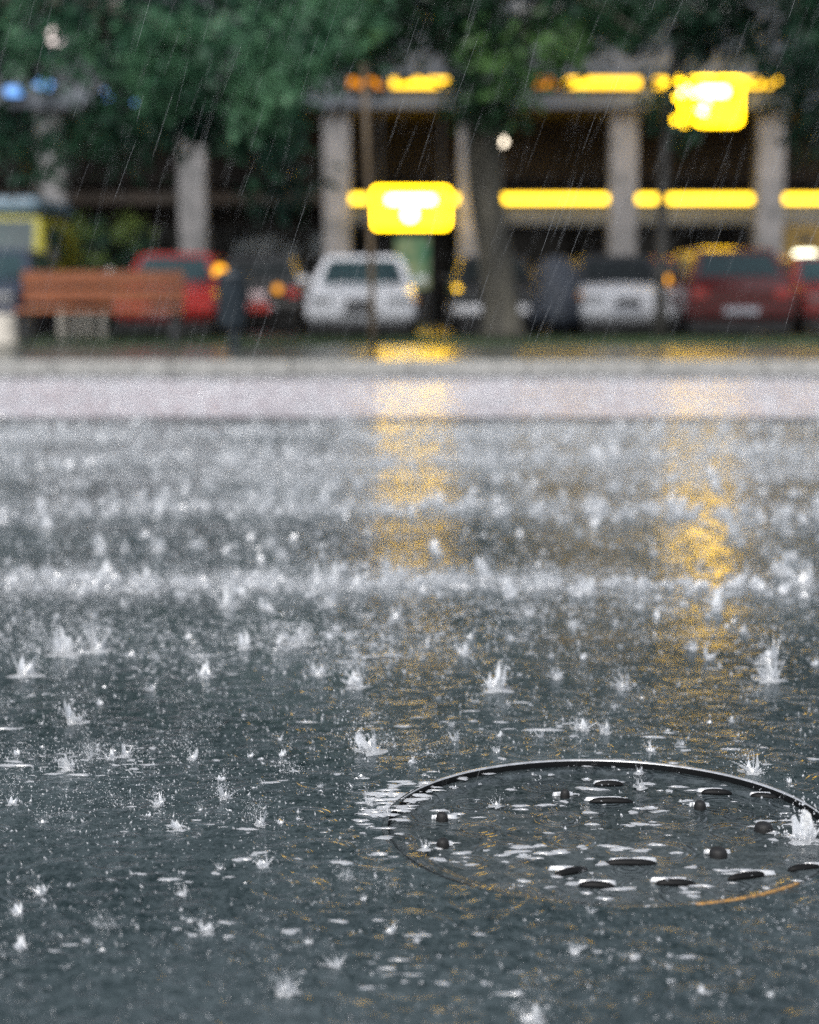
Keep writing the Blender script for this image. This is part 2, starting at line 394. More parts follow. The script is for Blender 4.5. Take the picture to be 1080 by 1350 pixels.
tag(np_mesh('splash_spray', V, T, m_splash, smooth=True), 'many small rain splashes leaping from the flooded road', 'rain splashes', kind='stuff')
it = [(x, y, -.001, rng.uniform(.008, .022) * (1 + .04 * y), rng.uniform(-3, 3), rng.uniform(.25, .6)) for x, y in scatter(500, 1.75, 4.0)]
it += [(x, y, -.001, rng.uniform(.012, .035) * (1 + .03 * y), rng.uniform(-3, 3), rng.uniform(.25, .7)) for x, y in scatter(2600, 3.9, 9.8)]
it += [(x, y, -.001, rng.uniform(.0025, .008), rng.uniform(-3, 3), rng.uniform(.4, 1.5)) for x, y in scatter(2600, 1.7, 4.2)]
V, T = merge(it, LOW)
tag(np_mesh('ripple_spray', V, T, m_splash), 'low broken ripples and flecks of water where drops land', 'rain ripples', kind='stuff')

# flat lenses of churned water, their white also painting sky glints on ripples
BAR_GLINTS = []  # white slivers behind the cover's bars, painting their highlights
def foam_glint_items():
    out = []
    for cx, cy in scatter(400, 1.72, 4.6):
        for _ in range(rng.integers(2, 12)):
            out.append((cx + rng.normal(0, .05 * cy / 2), cy + rng.normal(0, .022 * cy / 2), -.0006, abs(rng.normal(.0022, .0026)) + .0012, 0, 0))
    for k in range(230):                                    # white lenses on the cover, painting sky glints on its ripples
        a = rng.uniform(0, math.tau); q = MR * .93 * math.sqrt(rng.random())
        x, y = q * math.cos(a), q * math.sin(a)
        if mnoise.noise((x * 9, y * 22, 3)) < -.02: continue
        out.append((MC.x + x, MC.y + y, -.0078 + y * .0183, rng.uniform(.002, .008), 0, 0))
    for px, py, wp in BARS:
        p = onz(px, py, -.005)
        for _ in range(2): BAR_GLINTS.append((p.x + rng.uniform(-.35, .35) * wp / 950, p.y + rng.uniform(.006, .011), -.0034 + (p.y - MC.y) * .0183, wp / 950 * rng.uniform(.18, .42)))
        for _ in range(3): out.append((p.x + rng.uniform(-.5, .5) * wp / 950, p.y + rng.uniform(.006, .016), -.0062 + (p.y - MC.y) * .0183, rng.uniform(.002, .006), 0, 0))
    for k in range(110):
        a = R(rng.normal(160, 13)); q = MR + rng.uniform(-.03, .05)
        out.append((MC.x + q * math.cos(a), MC.y + q * math.sin(a), .001, rng.uniform(.002, .008), 0, 0))
    return out
Vs, Ts, o = [], [], 0
for x, y, z, s, _, _ in foam_glint_items():
    n = 14; a = np.arange(n) * math.tau / n
    rr = s * (1 + .35 * np.sin(a * 2 + rng.uniform(0, 6)) + .2 * np.sin(a * 3 + rng.uniform(0, 6))) ; ex = rng.uniform(.9, 2.6); rr *= 1 + .25 * np.sin(a * 5 + rng.uniform(0, 6))
    r1 = np.c_[x + rr * np.cos(a) * ex, y + rr * np.sin(a) * .7, np.full(n, z)]
    r2 = np.c_[x + rr * np.cos(a) * ex * .62, y + rr * np.sin(a) * .5, np.full(n, z + min(.0022, s * .22))]
    tp = np.array([[x, y, z + min(.0028, s * .3)]])
    t = []
    for k in range(n):
        j = (k + 1) % n; t += [(k, j, n + j), (k, n + j, n + k), (n + k, n + j, 2 * n)]
    Vs.append(np.r_[r1, r2, tp]); Ts.append(np.array(t) + o); o += 2 * n + 1
for x, y, z, h in BAR_GLINTS:
    n = 16; a = np.arange(n) * math.tau / n; jit = 1 + .35 * np.sin(a * 3 + rng.uniform(0, 6)) + .25 * np.sin(a * 5 + rng.uniform(0, 6))
    r1 = np.c_[x + h * 1.05 * np.cos(a), y + .0035 * np.sin(a) * jit, np.full(n, z - .004)]; r2 = np.c_[x + h * .9 * np.cos(a), y + .002 * np.sin(a) * jit, np.full(n, z + .0012)]
    t = []
    for k in range(n):
        j = (k + 1) % n; t += [(k, j, n + j), (k, n + j, n + k), (n + k, n + j, 2 * n)]
    Vs.append(np.r_[r1, r2, [(x, y, z + .0022)]]); Ts.append(np.array(t) + o); o += 2 * n + 1
tag(np_mesh('churn_and_glints', np.concatenate(Vs), np.concatenate(Ts), m_foam_glint, smooth=True), 'flat white patches of churned rainwater and painted sky glints on the road and cover', 'churned water and painted glints', kind='stuff')

# fine spray hanging over the road
def drops(n, y0, y1, r0, r1, zs, dens=True):
    p = np.array(scatter(n, y0, y1)) if dens else np.array([(rng.uniform(-half(y), half(y)), y) for y in np.sqrt(rng.uniform(y0 * y0, y1 * y1, n))])
    z = np.abs(rng.normal(0, zs, n)); r = rng.uniform(r0, r1, n) * (.5 + rng.random(n))
    V = OCT_V[None] * r[:, None, None] + np.c_[p, z + .001][:, None]
    return V.reshape(-1, 3), (OCT_T[None] + 6 * np.arange(n)[:, None, None]).reshape(-1, 3)
def clouds(n, y0, y1, k, sg, r0, r1):
    out = []
    for cx, cy in scatter(n, y0, y1):
        g = rng.uniform(.5, 1.6) * sg; p = rng.normal(0, 1, (k, 3)) * g * np.array([.8, .6, 1.0]); p[:, 2] = np.abs(p[:, 2]); p[:, 0] -= p[:, 2] * .4
        out.append(OCT_V[None] * (rng.uniform(r0, r1, k) * (.5 + rng.random(k)))[:, None, None] + (p + np.array([cx, cy, .001]))[:, None])
    V = np.concatenate(out); m = len(V)
    return V.reshape(-1, 3), (OCT_T[None] + 6 * np.arange(m)[:, None, None]).reshape(-1, 3)
def micro(n, y0, y1, w0, w1, h0, h1, even=0):
    p = np.array(scatter(n, y0, y1, 1.0, .6, 1.0 if even else .45)); w_ = rng.uniform(w0, w1, n); h = rng.uniform(h0, h1, n) * rng.uniform(.4, 1.2, n)
    V = np.repeat(OCT_V[None], n, 0) * (1 + rng.normal(0, .35, (n, 6, 1))); V[:, :, :2] *= w_[:, None, None]; V[:, :, 2] *= h[:, None]
    V[:, 4, 0] += rng.normal(-.4, .7, n) * h; V[:, 4, 1] += rng.normal(0, .4, n) * h
    V += np.c_[p, np.zeros(n)][:, None]
    return V.reshape(-1, 3), (OCT_T[None] + 6 * np.arange(n)[:, None, None]).reshape(-1, 3)
parts = [micro(7000, 1.6, 3.2, .0004, .0014, .0006, .0028, 1), micro(7000, 1.7, 4.6, .0006, .0024, .0015, .007), micro(11000, 3.2, 7.4, .0010, .0042, .003, .012), micro(13000, 6.6, 9.7, .002, .006, .006, .018), clouds(70, 1.75, 4.2, 260, .016, .0002, .0008), clouds(260, 3.9, 9.8, 160, .035, .0005, .0019), drops(11000, 1.7, 4.6, .0003, .0011, .018), drops(45000, 3.4, 9.8, .0006, .0026, .03), drops(40000, 9.7, 14.2, .0012, .0040, .035)]
o = 0; Vs, Ts = [], []
for V, T in parts: Vs.append(V); Ts.append(T + o); o += len(V)
tag(np_mesh('spray_mist', np.concatenate(Vs), np.concatenate(Ts), m_mist), 'fine white spray hanging low over the wet road', 'spray mist', kind='stuff')

# falling rain, slanting down to the left
n = 2600
y = rng.uniform(1.7, 9.0, n); hx = .26 * y + .4; x = rng.uniform(-1, 1, n) * hx; z = rng.uniform(0.05, 1.0, n) ** .8 * (.75 + .19 * y)
L = rng.uniform(.05, .13, n); rad = rng.uniform(.00008, .00024, n) * (1 + .1 * y)
dirv = np.c_[-.34 + rng.normal(0, .05, n), rng.normal(0, .05, n), -np.ones(n)]; dirv /= np.linalg.norm(dirv, axis=1)[:, None]
c = np.c_[x, y, z]; tri = np.array([(math.cos(a), math.sin(a), 0) for a in (0.5, 2.6, 4.7)])
V = np.zeros((n, 8, 3)); V[:, 0] = c - dirv * L[:, None] / 2; V[:, 7] = c + dirv * L[:, None] / 2
for k in range(3):
    V[:, 1 + k] = c - dirv * L[:, None] * .3 + tri[k] * rad[:, None]; V[:, 4 + k] = c + dirv * L[:, None] * .3 + tri[k] * rad[:, None]
t = []
for k in range(3):
    j = (k + 1) % 3; t += [(0, 1 + j, 1 + k), (1 + k, 1 + j, 4 + j), (1 + k, 4 + j, 4 + k), (4 + k, 4 + j, 7)]
T = (np.array(t)[None] + 8 * np.arange(n)[:, None, None]).reshape(-1, 3)
tag(np_mesh('rain', V.reshape(-1, 3), T, m_rain), 'thin streaks of heavy rain slanting down to the left', 'rain', kind='stuff')

# the splashes one can point to
BIG = [(490, 990, 62, 0, 'tall splash with a long ray thrown up-left, just beyond the manhole rim'),
       (98, 952, 52, 1, 'bushy splash standing alone left of the road, above the white ripple band'),
       (90, 1014, 40, 2, 'broad low splash on the short white ripple band at the left edge'),
       (210, 1062, 34, 3, 'small single splash just below the short left ripple band'),
       (297, 1052, 36, 4, 'splash with a side fleck, right of the small one below the ripple band'),
       (768, 962, 36, 5, 'small upright splash directly beyond the middle of the manhole cover'),
       (822, 908, 40, 6, 'star-shaped splash in the open road beyond the manhole, before the right yellow reflection'),
       (612, 862, 34, 7, 'thin splash under the fading end of the left yellow reflection'),
       (390, 848, 60, 8, 'wide misty splash just below the long white band, left of centre'),
       (470, 905, 50, 9, 'faint misty splash between the wide misty one and the tall rayed one'),
       (85, 862, 62, 10, 'high ragged splash column below the long white band at the far left'),
       (1062, 1098, 74, 11, 'large splash bursting on the right side of the manhole cover'),
       (992, 1018, 46, 12, 'splash striking the far rim of the manhole cover at its right'),
       (378, 1310, 52, 13, 'soft wide splash closest to the camera, left of centre'),
       (702, 1348, 56, 14, 'blurred tall splash cut by the bottom edge of the picture'),
       (758, 1258, 28, 15, 'tiny star splash in front of the manhole cover')]
for px, py, hpx, k, lab in BIG:
    p = onz(px, py, 0); s = hpx / (F / p.y) * 1.0
    v, t = splash_proto(np.random.default_rng(100 + k), 9, 150, (-.75 if k in (0, 9) else -.25))
    o = np_mesh('water_splash', v * s, t, m_splash, smooth=True); o.location = (p.x, p.y, -.001)
    if (p.xy - MC.xy).length < MR: o.location.z = -.010
    tag(o, lab, 'splash', 'rain splashes on the road')

# ------------------------------------------------------------------ the building with its arcade
m_stone = surf('pale_stone', (.26, .25, .25), (.14, .14, .14), 3, .6, .004, 30)
m_wall = surf('facade_grey', (.13, .14, .155), (.065, .075, .088), 1.6, .75, .003, 25)
m_fas = surf('fascia_metal', (.14, .16, .185), (.10, .112, .13), 1.2, .4)
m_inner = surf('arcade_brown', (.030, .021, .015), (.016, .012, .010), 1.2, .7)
m_dark = surf('dark_frame', (.03, .032, .035), rough=.4)
m_pane = glass('window_pane', (.03, .04, .045))
m_shop = surf('shop_pane', (.016, .017, .018), (.008, .009, .010), 2, .15, spec=.2)
m_beam = surf('sign_beam', (.11, .075, .05), (.06, .045, .032), 2, .5)
m_band = surf('sign_band', (.22, .24, .27), (.15, .17, .195), 1.5, .4)
YP, YB, YW = 33.0, 34.6, 37.5
bld = empty('arcade_building', (0, YP, 0), 0, 'grey stone building with pillared ground floor arcade and shopfronts behind the parked cars', 'building')
def B(b, name, mat, parent=bld, **k):
    b.v = [(p[0], p[1] - YP, p[2]) for p in b.v]; return b.build(name, mat, parent, **k)
XL, XR = -15.0, 15.0
zf0 = at(540, 142, YP - .5).z; zf1 = at(540, 117, YP - .5).z; ztop = 15.5
pxs = [72, 256, 445, 622, 820, 1012]; bay = (1012 - 72) / 5
cols = [72 - bay * 3, 72 - bay * 2, 72 - bay] + pxs + [1012 + bay, 1012 + bay * 2, 1012 + bay * 3]
PX = [at(p, 300, YP).x for p in cols]
for xx in PX:
    b = MB(); b.span((xx - .25, YP - .25, 0), (xx + .25, YP + .25, zf0)); b.span((xx - .29, YP - .29, 0), (xx + .29, YP + .29, .3)); b.span((xx - .30, YP - .30, zf0 - .16), (xx + .30, YP + .30, zf0 - .001))
    B(b, 'pillar', m_stone, bevel=.02)
B(MB().span((XL, YP - .5, zf0), (XR, YW, zf1)), 'canopy_slab', m_fas, bevel=.02)
B(MB().span((XL, YP - .3, zf1 + .002), (XR, YP + .3, 5.05)), 'parapet', m_wall, bevel=.02)
# upper storeys: piers and spandrels leave real window openings
uw = MB(); Y0, Y1 = YP - .15, YP + .25; floors = [5.05, 8.0, 10.9, 13.8]
edges = []
for xa, xb in zip(PX[:-1], PX[1:]):
    edges.append(((xa + xb) / 2 - .62, (xa + xb) / 2 + .62))
for i, z0 in enumerate(floors):
    z1 = floors[i + 1] if i + 1 < len(floors) else ztop
    zs, zt = z0 + .75, min(z0 + 2.3, z1 - .25)
    uw.span((XL, Y0, z0), (XR, Y1, zs)); uw.span((XL, Y0, zt), (XR, Y1, z1))
    lx = XL
    for a, b_ in edges:
        uw.span((lx, Y0 + .001, zs), (a, Y1, zt)); lx = b_
        fr = MB(); fw = .07
        fr.span((a, Y0 + .1, zs), (a + fw, Y0 + .2, zt)); fr.span((b_ - fw, Y0 + .1, zs), (b_, Y0 + .2, zt))
        fr.span((a + fw, Y0 + .1, zs), (b_ - fw, Y0 + .2, zs + fw)); fr.span((a + fw, Y0 + .1, zt - fw), (b_ - fw, Y0 + .2, zt)); fr.span(((a + b_) / 2 - .03, Y0 + .11, zs + fw), ((a + b_) / 2 + .03, Y0 + .19, zt - fw))
        wn = B(fr, 'window', surf('window_frame', (.5, .5, .48), rough=.5))
        B(MB().span((a + .02, Y0 + .14, zs + .02), (b_ - .02, Y0 + .155, zt - .02)), 'pane', m_pane, wn)
        B(MB().span((a - .08, Y0 - .08, zs - .07), (b_ + .08, Y0 + .1, zs - .001)), 'sill', m_stone, wn, bevel=.01)
    uw.span((lx, Y0 + .001, zs), (XR, Y1, zt))
B(uw, 'facade_wall', m_wall)
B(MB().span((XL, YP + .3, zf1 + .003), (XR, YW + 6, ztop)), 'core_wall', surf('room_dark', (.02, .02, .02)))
B(MB().span((XL - .3, YP - .5, ztop), (XR + .3, YW + 6, ztop + .4)), 'cornice', m_stone, bevel=.04)
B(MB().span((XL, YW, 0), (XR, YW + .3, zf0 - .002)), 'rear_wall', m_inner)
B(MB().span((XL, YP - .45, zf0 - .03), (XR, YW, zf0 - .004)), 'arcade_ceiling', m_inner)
B(MB().span((XL - .3, YP, 0), (XL, YW + 6, ztop)), 'side_wall', m_wall); B(MB().span((XR, YP, 0), (XR + .3, YW + 6, ztop)), 'side_wall', m_wall)
# the signboard beam of the shopfronts
zb = at(540, 262, YB).z
B(MB().span((XL, YB, zb - .10), (XR, YB + .3, zb + .14)), 'signboard_beam', m_beam)
B(MB().span((at(447, 285, YB).x, YB + .02, zb - .50), (XR, YB + .26, zb - .101)), 'signboard_band', m_band)
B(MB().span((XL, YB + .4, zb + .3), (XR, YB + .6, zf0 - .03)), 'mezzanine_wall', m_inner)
for i, (xa, xb) in enumerate(zip(PX[:-1], PX[1:])):
    f = MB(); zt = zb - .55
    for q in (xa + .1, (xa + xb) / 2, xb - .1): f.span((q - .04, YW - .16, 0), (q + .04, YW - .08, zt))
    f.span((xa + .06, YW - .16, zt), (xb - .06, YW - .08, zt + .1))
    sf = B(f, 'shopfront', m_dark); B(MB().span((xa + .14, YW - .13, .05), (xb - .14, YW - .11, zt - .005)), 'pane', m_shop, sf)
# pale panels in the shopfronts, painted in for reflections on the glazing
m_refl = surf('reflection_grey', (.42, .46, .48), (.3, .34, .36), 2, .6)
for a in ((308, 322, 318, 335), (322, 372, 312, 333), (362, 395, 322, 356), (408, 427, 308, 336)):
    p, q = at(a[0], a[3], YW - .2), at(a[1], a[2], YW - .2)
    B(MB().span((p.x, YW - .2, p.z), (q.x, YW - .18, q.z)), 'reflection_panel', m_refl)

# yellow light tubes
Y1c, Y2c = (1, .60, .030), (1, .55, .022)
m_tube = glow('yellow_tube', Y1c, 4.6); m_tube_hi = glow('amber_tube', Y2c, 3.6); m_dim = glow('dim_amber_tube', (1, .33, .02), 1.1)
def tube_light(px0, px1, py, Y, mat, label, grp, r=.085):
    a, b_ = at(px0, py, Y), at(px1, py, Y)
    t = empty('light_tube', ((a.x + b_.x) / 2, Y, a.z), 0, label, 'light tube', grp); h = (b_.x - a.x) / 2
    MB().tube([(-h + .03, 0, 0), (h - .03, 0, 0)], r, 12).build('tube', mat, t, smooth=True)
    MB().span((-h, r * .6, -r * 1.25), (h, r * .6 + .06, r * 1.25)).build('housing', m_dark, t)
    for sgn in (-1, 1): MB().span((sgn * h - .03, -r * .7, -r * .9), (sgn * h + .03, r * .6, r * .9)).build('end_cap', m_dark, t)
g1 = 'yellow tubes along the lower shopfront beam'; g2 = 'yellow tubes along the canopy edge'
for a, b_, l in ((452, 612, 'lower yellow tube passing behind the hanging yellow sign'), (630, 812, 'lower yellow tube between the big tree and the pillar right of it'),
                 (828, 1004, 'lower yellow tube over the white hatchback and the maroon car'), (1020, 1200, 'short visible lower yellow tube at the right picture edge')):
    tube_light(a, b_, 262, YB - .09, m_tube, l, g1)
for a, b_, l, m in ((458, 508, 'dim amber tube end left on the canopy edge', m_dim), (514, 596, 'bright upper tube on the canopy edge, left of the big tree', m_tube_hi), (704, 736, 'dim amber tube end on the canopy, just right of the tree', m_dim),
                    (738, 846, 'bright upper tube on the canopy edge, right of the big tree', m_tube_hi), (860, 1038, 'upper tube running behind the yellow sign on the canopy', m_tube_hi)):
    tube_light(a, b_, 109, YP - .62, m, l, g2)

# the two lit yellow signs
m_sign = glow('sign_yellow', (1, .57, .006), 11.0); m_white = glow('sign_white', (1, .97, .85), 5.0)
def rounded(b, w_, h_, r, y0, y1):
    n = 8; pts = []
    for cx, cz, a0 in ((w_ / 2 - r, h_ / 2 - r, 0), (-w_ / 2 + r, h_ / 2 - r, 90), (-w_ / 2 + r, -h_ / 2 + r, 180), (w_ / 2 - r, -h_ / 2 + r, 270)):
        for i in range(n + 1):
            a = R(a0 + 90 * i / n); pts.append((cx + r * math.cos(a), cz + r * math.sin(a)))
    return b.loft([[Vector((p, y0, q)) for p, q in pts], [Vector((p, y1, q)) for p, q in pts]])
def sign(px, py, Y, w_, h_, label, ztop_):
    c = at(px, py, Y); s_ = empty('lit_sign', c, 0, label, 'lit sign', 'lit yellow signs of the building')
    rounded(MB(), w_, h_, .09, 0, .18).build('panel', m_sign, s_)
    rounded(MB(), w_ + .05, h_ + .05, .1, .185, .24).build('casing', m_dark, s_)
    rounded(MB(), w_ * .62, h_ * .17, .05, -.012, -.001).build('mark_bar', m_white, s_).location = (0, 0, h_ * .2)
    b = MB(); b.loft([[Vector((.125 * math.cos(k * math.tau / 24), y_, .125 * math.sin(k * math.tau / 24))) for k in range(24)] for y_ in (-.014, -.002)])
    b.build('mark_disc', m_white, s_).location = (-.02, 0, -h_ * .15)
    if ztop_:
        for sx in (-.4, .4): MB().tube([(sx * w_, .21, h_ / 2), (sx * w_, .21, ztop_ - c.z)], .018, 8).build('hanger_rod', m_dark, s_)
    return s_
sign(542, 274, YP - .55, 1.42, .74, 'glowing yellow box sign with white bar and disc, hung low above the silver car', zf0)
s2 = sign(928, 133, YP - .85, 1.40, .84, 'glowing yellow box sign with white bar and disc, high on the canopy at right', 0)
for sx in (-.4, .4): MB().span((sx - .03, .24, .12), (sx + .03, .37, .2)).build('bracket', m_dark, s2)
MB().ball((-.09, -.04, -.08), .085).build('dark_spot', surf('violet_dark', (.03, .015, .06)), s2, smooth=True)

# small lights
lm = empty('pendant_lamp', at(663, 186, YP + .7), 0, 'small round white pendant lamp glowing in the arcade beside the tree trunk', 'pendant lamp')
MB().ball((0, 0, 0), .075, 16, 10).build('globe', glow('warm_globe', (1, .86, .66), 5.5), lm, smooth=True)
MB().tube([(0, 0, .07), (0, 0, zf0 - .03 - lm.location.z)], .008, 6).build('cord', m_dark, lm)
m_blue = glow('blue_lamp', (.20, .45, 1), 1.5)
for px, py, wp, l in ((58, 111, 26, 'brightest blue lit letter box on the canopy, far left'), (18, 120, 22, 'dim blue lit box at the left picture edge'), (145, 124, 18, 'small blue lit box right of the brightest one'), (174, 132, 20, 'blue lit box furthest right in the blue row')):
    c = at(px, py, YP - .75); s_ = empty('blue_light', c, 0, l, 'blue light', 'row of blue lights on the canopy'); k = wp / 70
    rounded(MB(), k, .16, .06, 0, .06).build('diffuser', m_blue, s_); rounded(MB(), k + .04, .2, .07, .062, .24).build('casing', m_dark, s_)
for px, py, l, st in ((72, 48, 'round white globe lamp on the facade above the blue lights', 1.9), (147, 8, 'dim round globe lamp higher on the facade at the top edge', .9)):
    c = at(px, py, YP - .75); s_ = empty('wall_lamp', c, 0, l, 'wall lamp', 'globe lamps on the facade')
    MB().ball((0, 0, 0), .15, 18, 10).build('globe', glow('globe_%d' % (st * 10), (1, .86, .82), st), s_, smooth=True); MB().tube([(0, .14, 0), (0, .45, 0)], .03, 8).build('arm', m_dark, s_)
# lit cabinet at the right edge, green lit poster in the arcade
c = at(1062, 322, YB - .9); s_ = empty('light_cabinet', (c.x, c.y, 0), 0, 'golden brown cabinet with a bright white lit panel at the right edge', 'lit cabinet')
z0, z1 = at(0, 352, YB - .9).z, at(0, 297, YB - .9).z
MB().span((-.46, 0, .02), (.46, .4, z1)).build('housing', surf('gold_brown', (.30, .19, .03), (.2, .12, .02), 3, .4), s_, bevel=.03)
zc = at(0, 338, YB - .9).z; rounded(MB(), .44, .20, .07, -.03, -.002).build('lit_panel', glow('panel_white', (1, .98, .72), 5), s_).location = (0, 0, zc)
MB().span((-.12, -.02, zc + .24), (.12, -.001, zc + .4)).build('slot', m_dark, s_)
p, q = at(522, 360, YB + 1), at(566, 312, YB + 1)
s_ = empty('poster_case', ((p.x + q.x) / 2, YB + 1, .0), 0, 'backlit green and cream poster case under the hanging yellow sign', 'poster case')
hw = (q.x - p.x) / 2; MB().span((-hw - .05, .03, .02), (hw + .05, .15, q.z + .05)).build('case', m_dark, s_)
s3 = NT('poster_glow'); v = s3.coord(); e = s3.n('ShaderNodeEmission', {'Color': s3.ramp(s3.noise(v, 3.2, 1), [(.38, (.10, .34, .20)), (.6, (.55, .62, .34))]), 'Strength': .22}); s3.set(s3.out, 'Surface', e.outputs[0])
MB().span((-hw, 0, p.z - .3), (hw, .028, q.z)).build('poster', s3.m, s_)

# ------------------------------------------------------------------ cars
m_tyre = surf('tyre', (.012, .012, .012), rough=.7); m_rimm = surf('wheel_rim', (.35, .35, .36), rough=.3, metal=.8)
m_black = surf('car_plastic', (.015, .016, .017), rough=.4); m_wind = surf('car_glass', (.025, .055, .06), (.014, .034, .04), 2, .12, spec=.3); m_winddk = surf('car_glass_dark', (.010, .014, .015), (.008, .01, .01), 2, .15, spec=.15)
m_lamp = glass('lamp_glass', (.10, .11, .11)); m_tail = surf('tail_red', (.45, .02, .015), rough=.15, coat=.6); m_plate = surf('plate_white', (.55, .57, .62), rough=.3)
m_amber = glow('amber_lit', (1, .40, .02), 4.5); m_amber_off = surf('amber_lens', (.6, .22, .02), rough=.2)
def paint(n, c): return surf(n, c, tuple(x * .92 for x in c), 1, .25, coat=.3, spec=.35)
def car(name, label, px, Yf, W, H, L, mat, face='front', hatch=False, z=.02, wind=None, roof=None, bump=None, cat='car', nose=.5):
    c = at(px, 400, Yf)
    root = empty(name, (c.x, Yf + L / 2, z), 0 if face == 'front' else math.pi, label, cat, 'cars parked under the trees')
    w2 = W / 2; hl = L / 2; wind = wind or m_wind
    def Y(t): return -hl + t * L
    st = [(0, .40, .88, .20), (.012, .50, .94, .17), (.05, .555, .975, .16), (.16, .60, .99, .16), (.28, .64, 1, .16), (.5, .655, 1, .16), (.75, .665, 1, .16)]
    st += [(.95, .66, .98, .17), (.99, .62, .95, .18), (1, .50, .90, .22)] if not hatch else [(.95, .67, .98, .17), (.985, .66, .955, .18), (1, .52, .92, .22)]
    rings = []
    for t, zt, wf, zbt in st:
        w_ = w2 * wf; y = Y(t); zt *= H; zbt *= H
        half_ = [(0, zbt), (w_ * .86, zbt), (w_ * .96, zbt + .05 * H), (w_, zbt + .14 * H), (w_, zt * .74), (w_ * .985, zt * .88), (w_ * .94, zt * .965), (w_ * .82, zt), (0, zt + .018 * H)]
        rings.append([Vector((a, y, q)) for a, q in half_] + [Vector((-a, y, q)) for a, q in half_[-2:0:-1]])
    body = MB().loft(rings).build('body', mat, root, smooth=False, bevel=.02, seg=2)
    t0, t1, r0, r1 = (.27, .90, .43, .76) if not hatch else (.25, .985, .40, .88)
    zb_, zr = .635 * H, H; wb, wt = w2 * .94, w2 * .73
    base = [Vector((-wb, Y(t0), zb_)), Vector((wb, Y(t0), zb_)), Vector((wb, Y(t1), zb_)), Vector((-wb, Y(t1), zb_))]
    top = [Vector((-wt, Y(r0), zr - .02)), Vector((wt, Y(r0), zr - .02)), Vector((wt * .98, Y(r1), zr - .02)), Vector((-wt * .98, Y(r1), zr - .02))]
    top2 = [Vector((p.x * .8, p.y * .86 + .02, zr + .012)) for p in top]
    MB().loft([base, top, top2]).build('roof', roof or mat, root, bevel=.035, seg=3)
    def pane(nm, a, b_, c_, d_, u0, u1, v0, v1, m):
        P = lambda u, v: (a * (1 - u) + b_ * u) * (1 - v) + (d_ * (1 - u) + c_ * u) * v
        nrm = (b_ - a).cross(d_ - a).normalized()
        if nrm.dot((a + b_ + c_ + d_) / 4 - Vector((0, 0, zb_))) < 0: nrm = -nrm
        qs = [P(u0, v0), P(u1, v0), P(u1, v1), P(u0, v1)]
        MB().loft([[q - nrm * .01 for q in qs], [q + nrm * .008 for q in qs]]).build(nm, m, root, bevel=.004, seg=1)
    pane('windscreen', base[0], base[1], top[1], top[0], .08, .92, .06, .90, wind)
    pane('rear_window', base[2], base[3], top[3], top[2], .08, .92, .14, .88, wind)
    for a, b_ in ((1, 2), (3, 0)):
        pane('side_window', base[a], base[b_], top[b_], top[a], .10, .48, .1, .88, wind); pane('side_window', base[a], base[b_], top[b_], top[a], .52, .88, .1, .88, wind)
    for sx in (-1, 1):
        # lamps and mirrors
        MB().span((sx * w2 * .50, Y(0) - .004, .415 * H), (sx * w2 * .88, Y(.02), .475 * H)).build('headlight', m_lamp, root, bevel=.012)
        MB().span((sx * w2 * .60, Y(1) - .05, .44 * H), (sx * w2 * .90, Y(1) + .012, .56 * H)).build('tail_light', m_tail, root, bevel=.012)
        b = MB(); b.box((sx * (w2 + .07), Y(.31), .70 * H), (.15, .09, .10)); b.box((sx * (w2 - .01), Y(.31), .675 * H), (.08, .04, .04)); b.build('mirror', roof or mat, root, bevel=.02)
        for t in (.18, .80):
            r_ = .225 * H * .98; wh = MB().tube([(sx * (w2 - .16), Y(t), r_), (sx * (w2 + .008), Y(t), r_)], r_, 24).build('wheel', m_tyre, root, bevel=.015)
            MB().tube([(sx * (w2 - .02), Y(t), r_), (sx * (w2 + .016), Y(t), r_)], r_ * .58, 20).build('rim', m_rimm, wh)
    MB().span((-w2 * .26, Y(0) - .006, .36 * H), (w2 * .26, Y(.02), .465 * H)).build('grille', m_black, root, bevel=.01)
    b = MB(); b.box((0, Y(0) + .02, .29 * H), (W * .95, .16, .13 * H)); b.build('front_bumper', bump or mat, root, bevel=.03)
    b = MB(); b.box((0, Y(1) - .02, .30 * H), (W * .95, .16, .13 * H)); b.build('rear_bumper', mat, root, bevel=.03)
    b = MB(); b.span((-w2 * .9, Y(.01), .06 * H), (w2 * .9, Y(.99), .20 * H)); b.build('underbody', m_black, root)
    MB().span((-.24, Y(0) - .075, .27 * H), (.24, Y(0) - .061, .345 * H)).build('number_plate', m_black if mat.name == 'silver_paint' else m_plate, root, bevel=.004)
    MB().span((-.24, Y(1) + .061, .27 * H), (.24, Y(1) + .075, .345 * H)).build('number_plate', m_plate, root, bevel=.004)
    for sx in (-.3, .25): MB().tube([(sx * W, Y(t0) - .01, .645 * H), (sx * W + .3, Y(t0) + .10, .72 * H)], .008, 6).build('wiper', m_black, root)
    return root
def add_lamp(root, nm, px, py, Y, r, mat, sc=(1, .5, 1)):
    p = at(px, py, Y); l = root.matrix_basis.inverted() @ p
    return MB().ball(l, r, 14, 8, sc).build(nm, mat, root, smooth=True)
silver = car('parked_car', 'silver saloon facing the road behind the thin rusty post', 475, 24.5, 1.60, 1.16, 3.9, paint('silver_paint', (.86, .87, .90)))
add_lamp(silver, 'indicator', 548, 396, 24.6, .045, m_amber_off)
red = car('parked_car', 'bright red car half hidden behind the wooden bench, amber lamp on its mirror', 215, 24.8, 1.50, 1.20, 3.6, paint('red_paint', (.30, .018, .013)), hatch=True)
add_lamp(red, 'indicator', 290, 358, 24.7, .095, glow('amber_mirror', (1, .42, .02), 2.3)); add_lamp(red, 'mirror_glint', 145, 361, 24.7, .07, surf('mirror_white', (.8, .78, .8), rough=.1, coat=1))
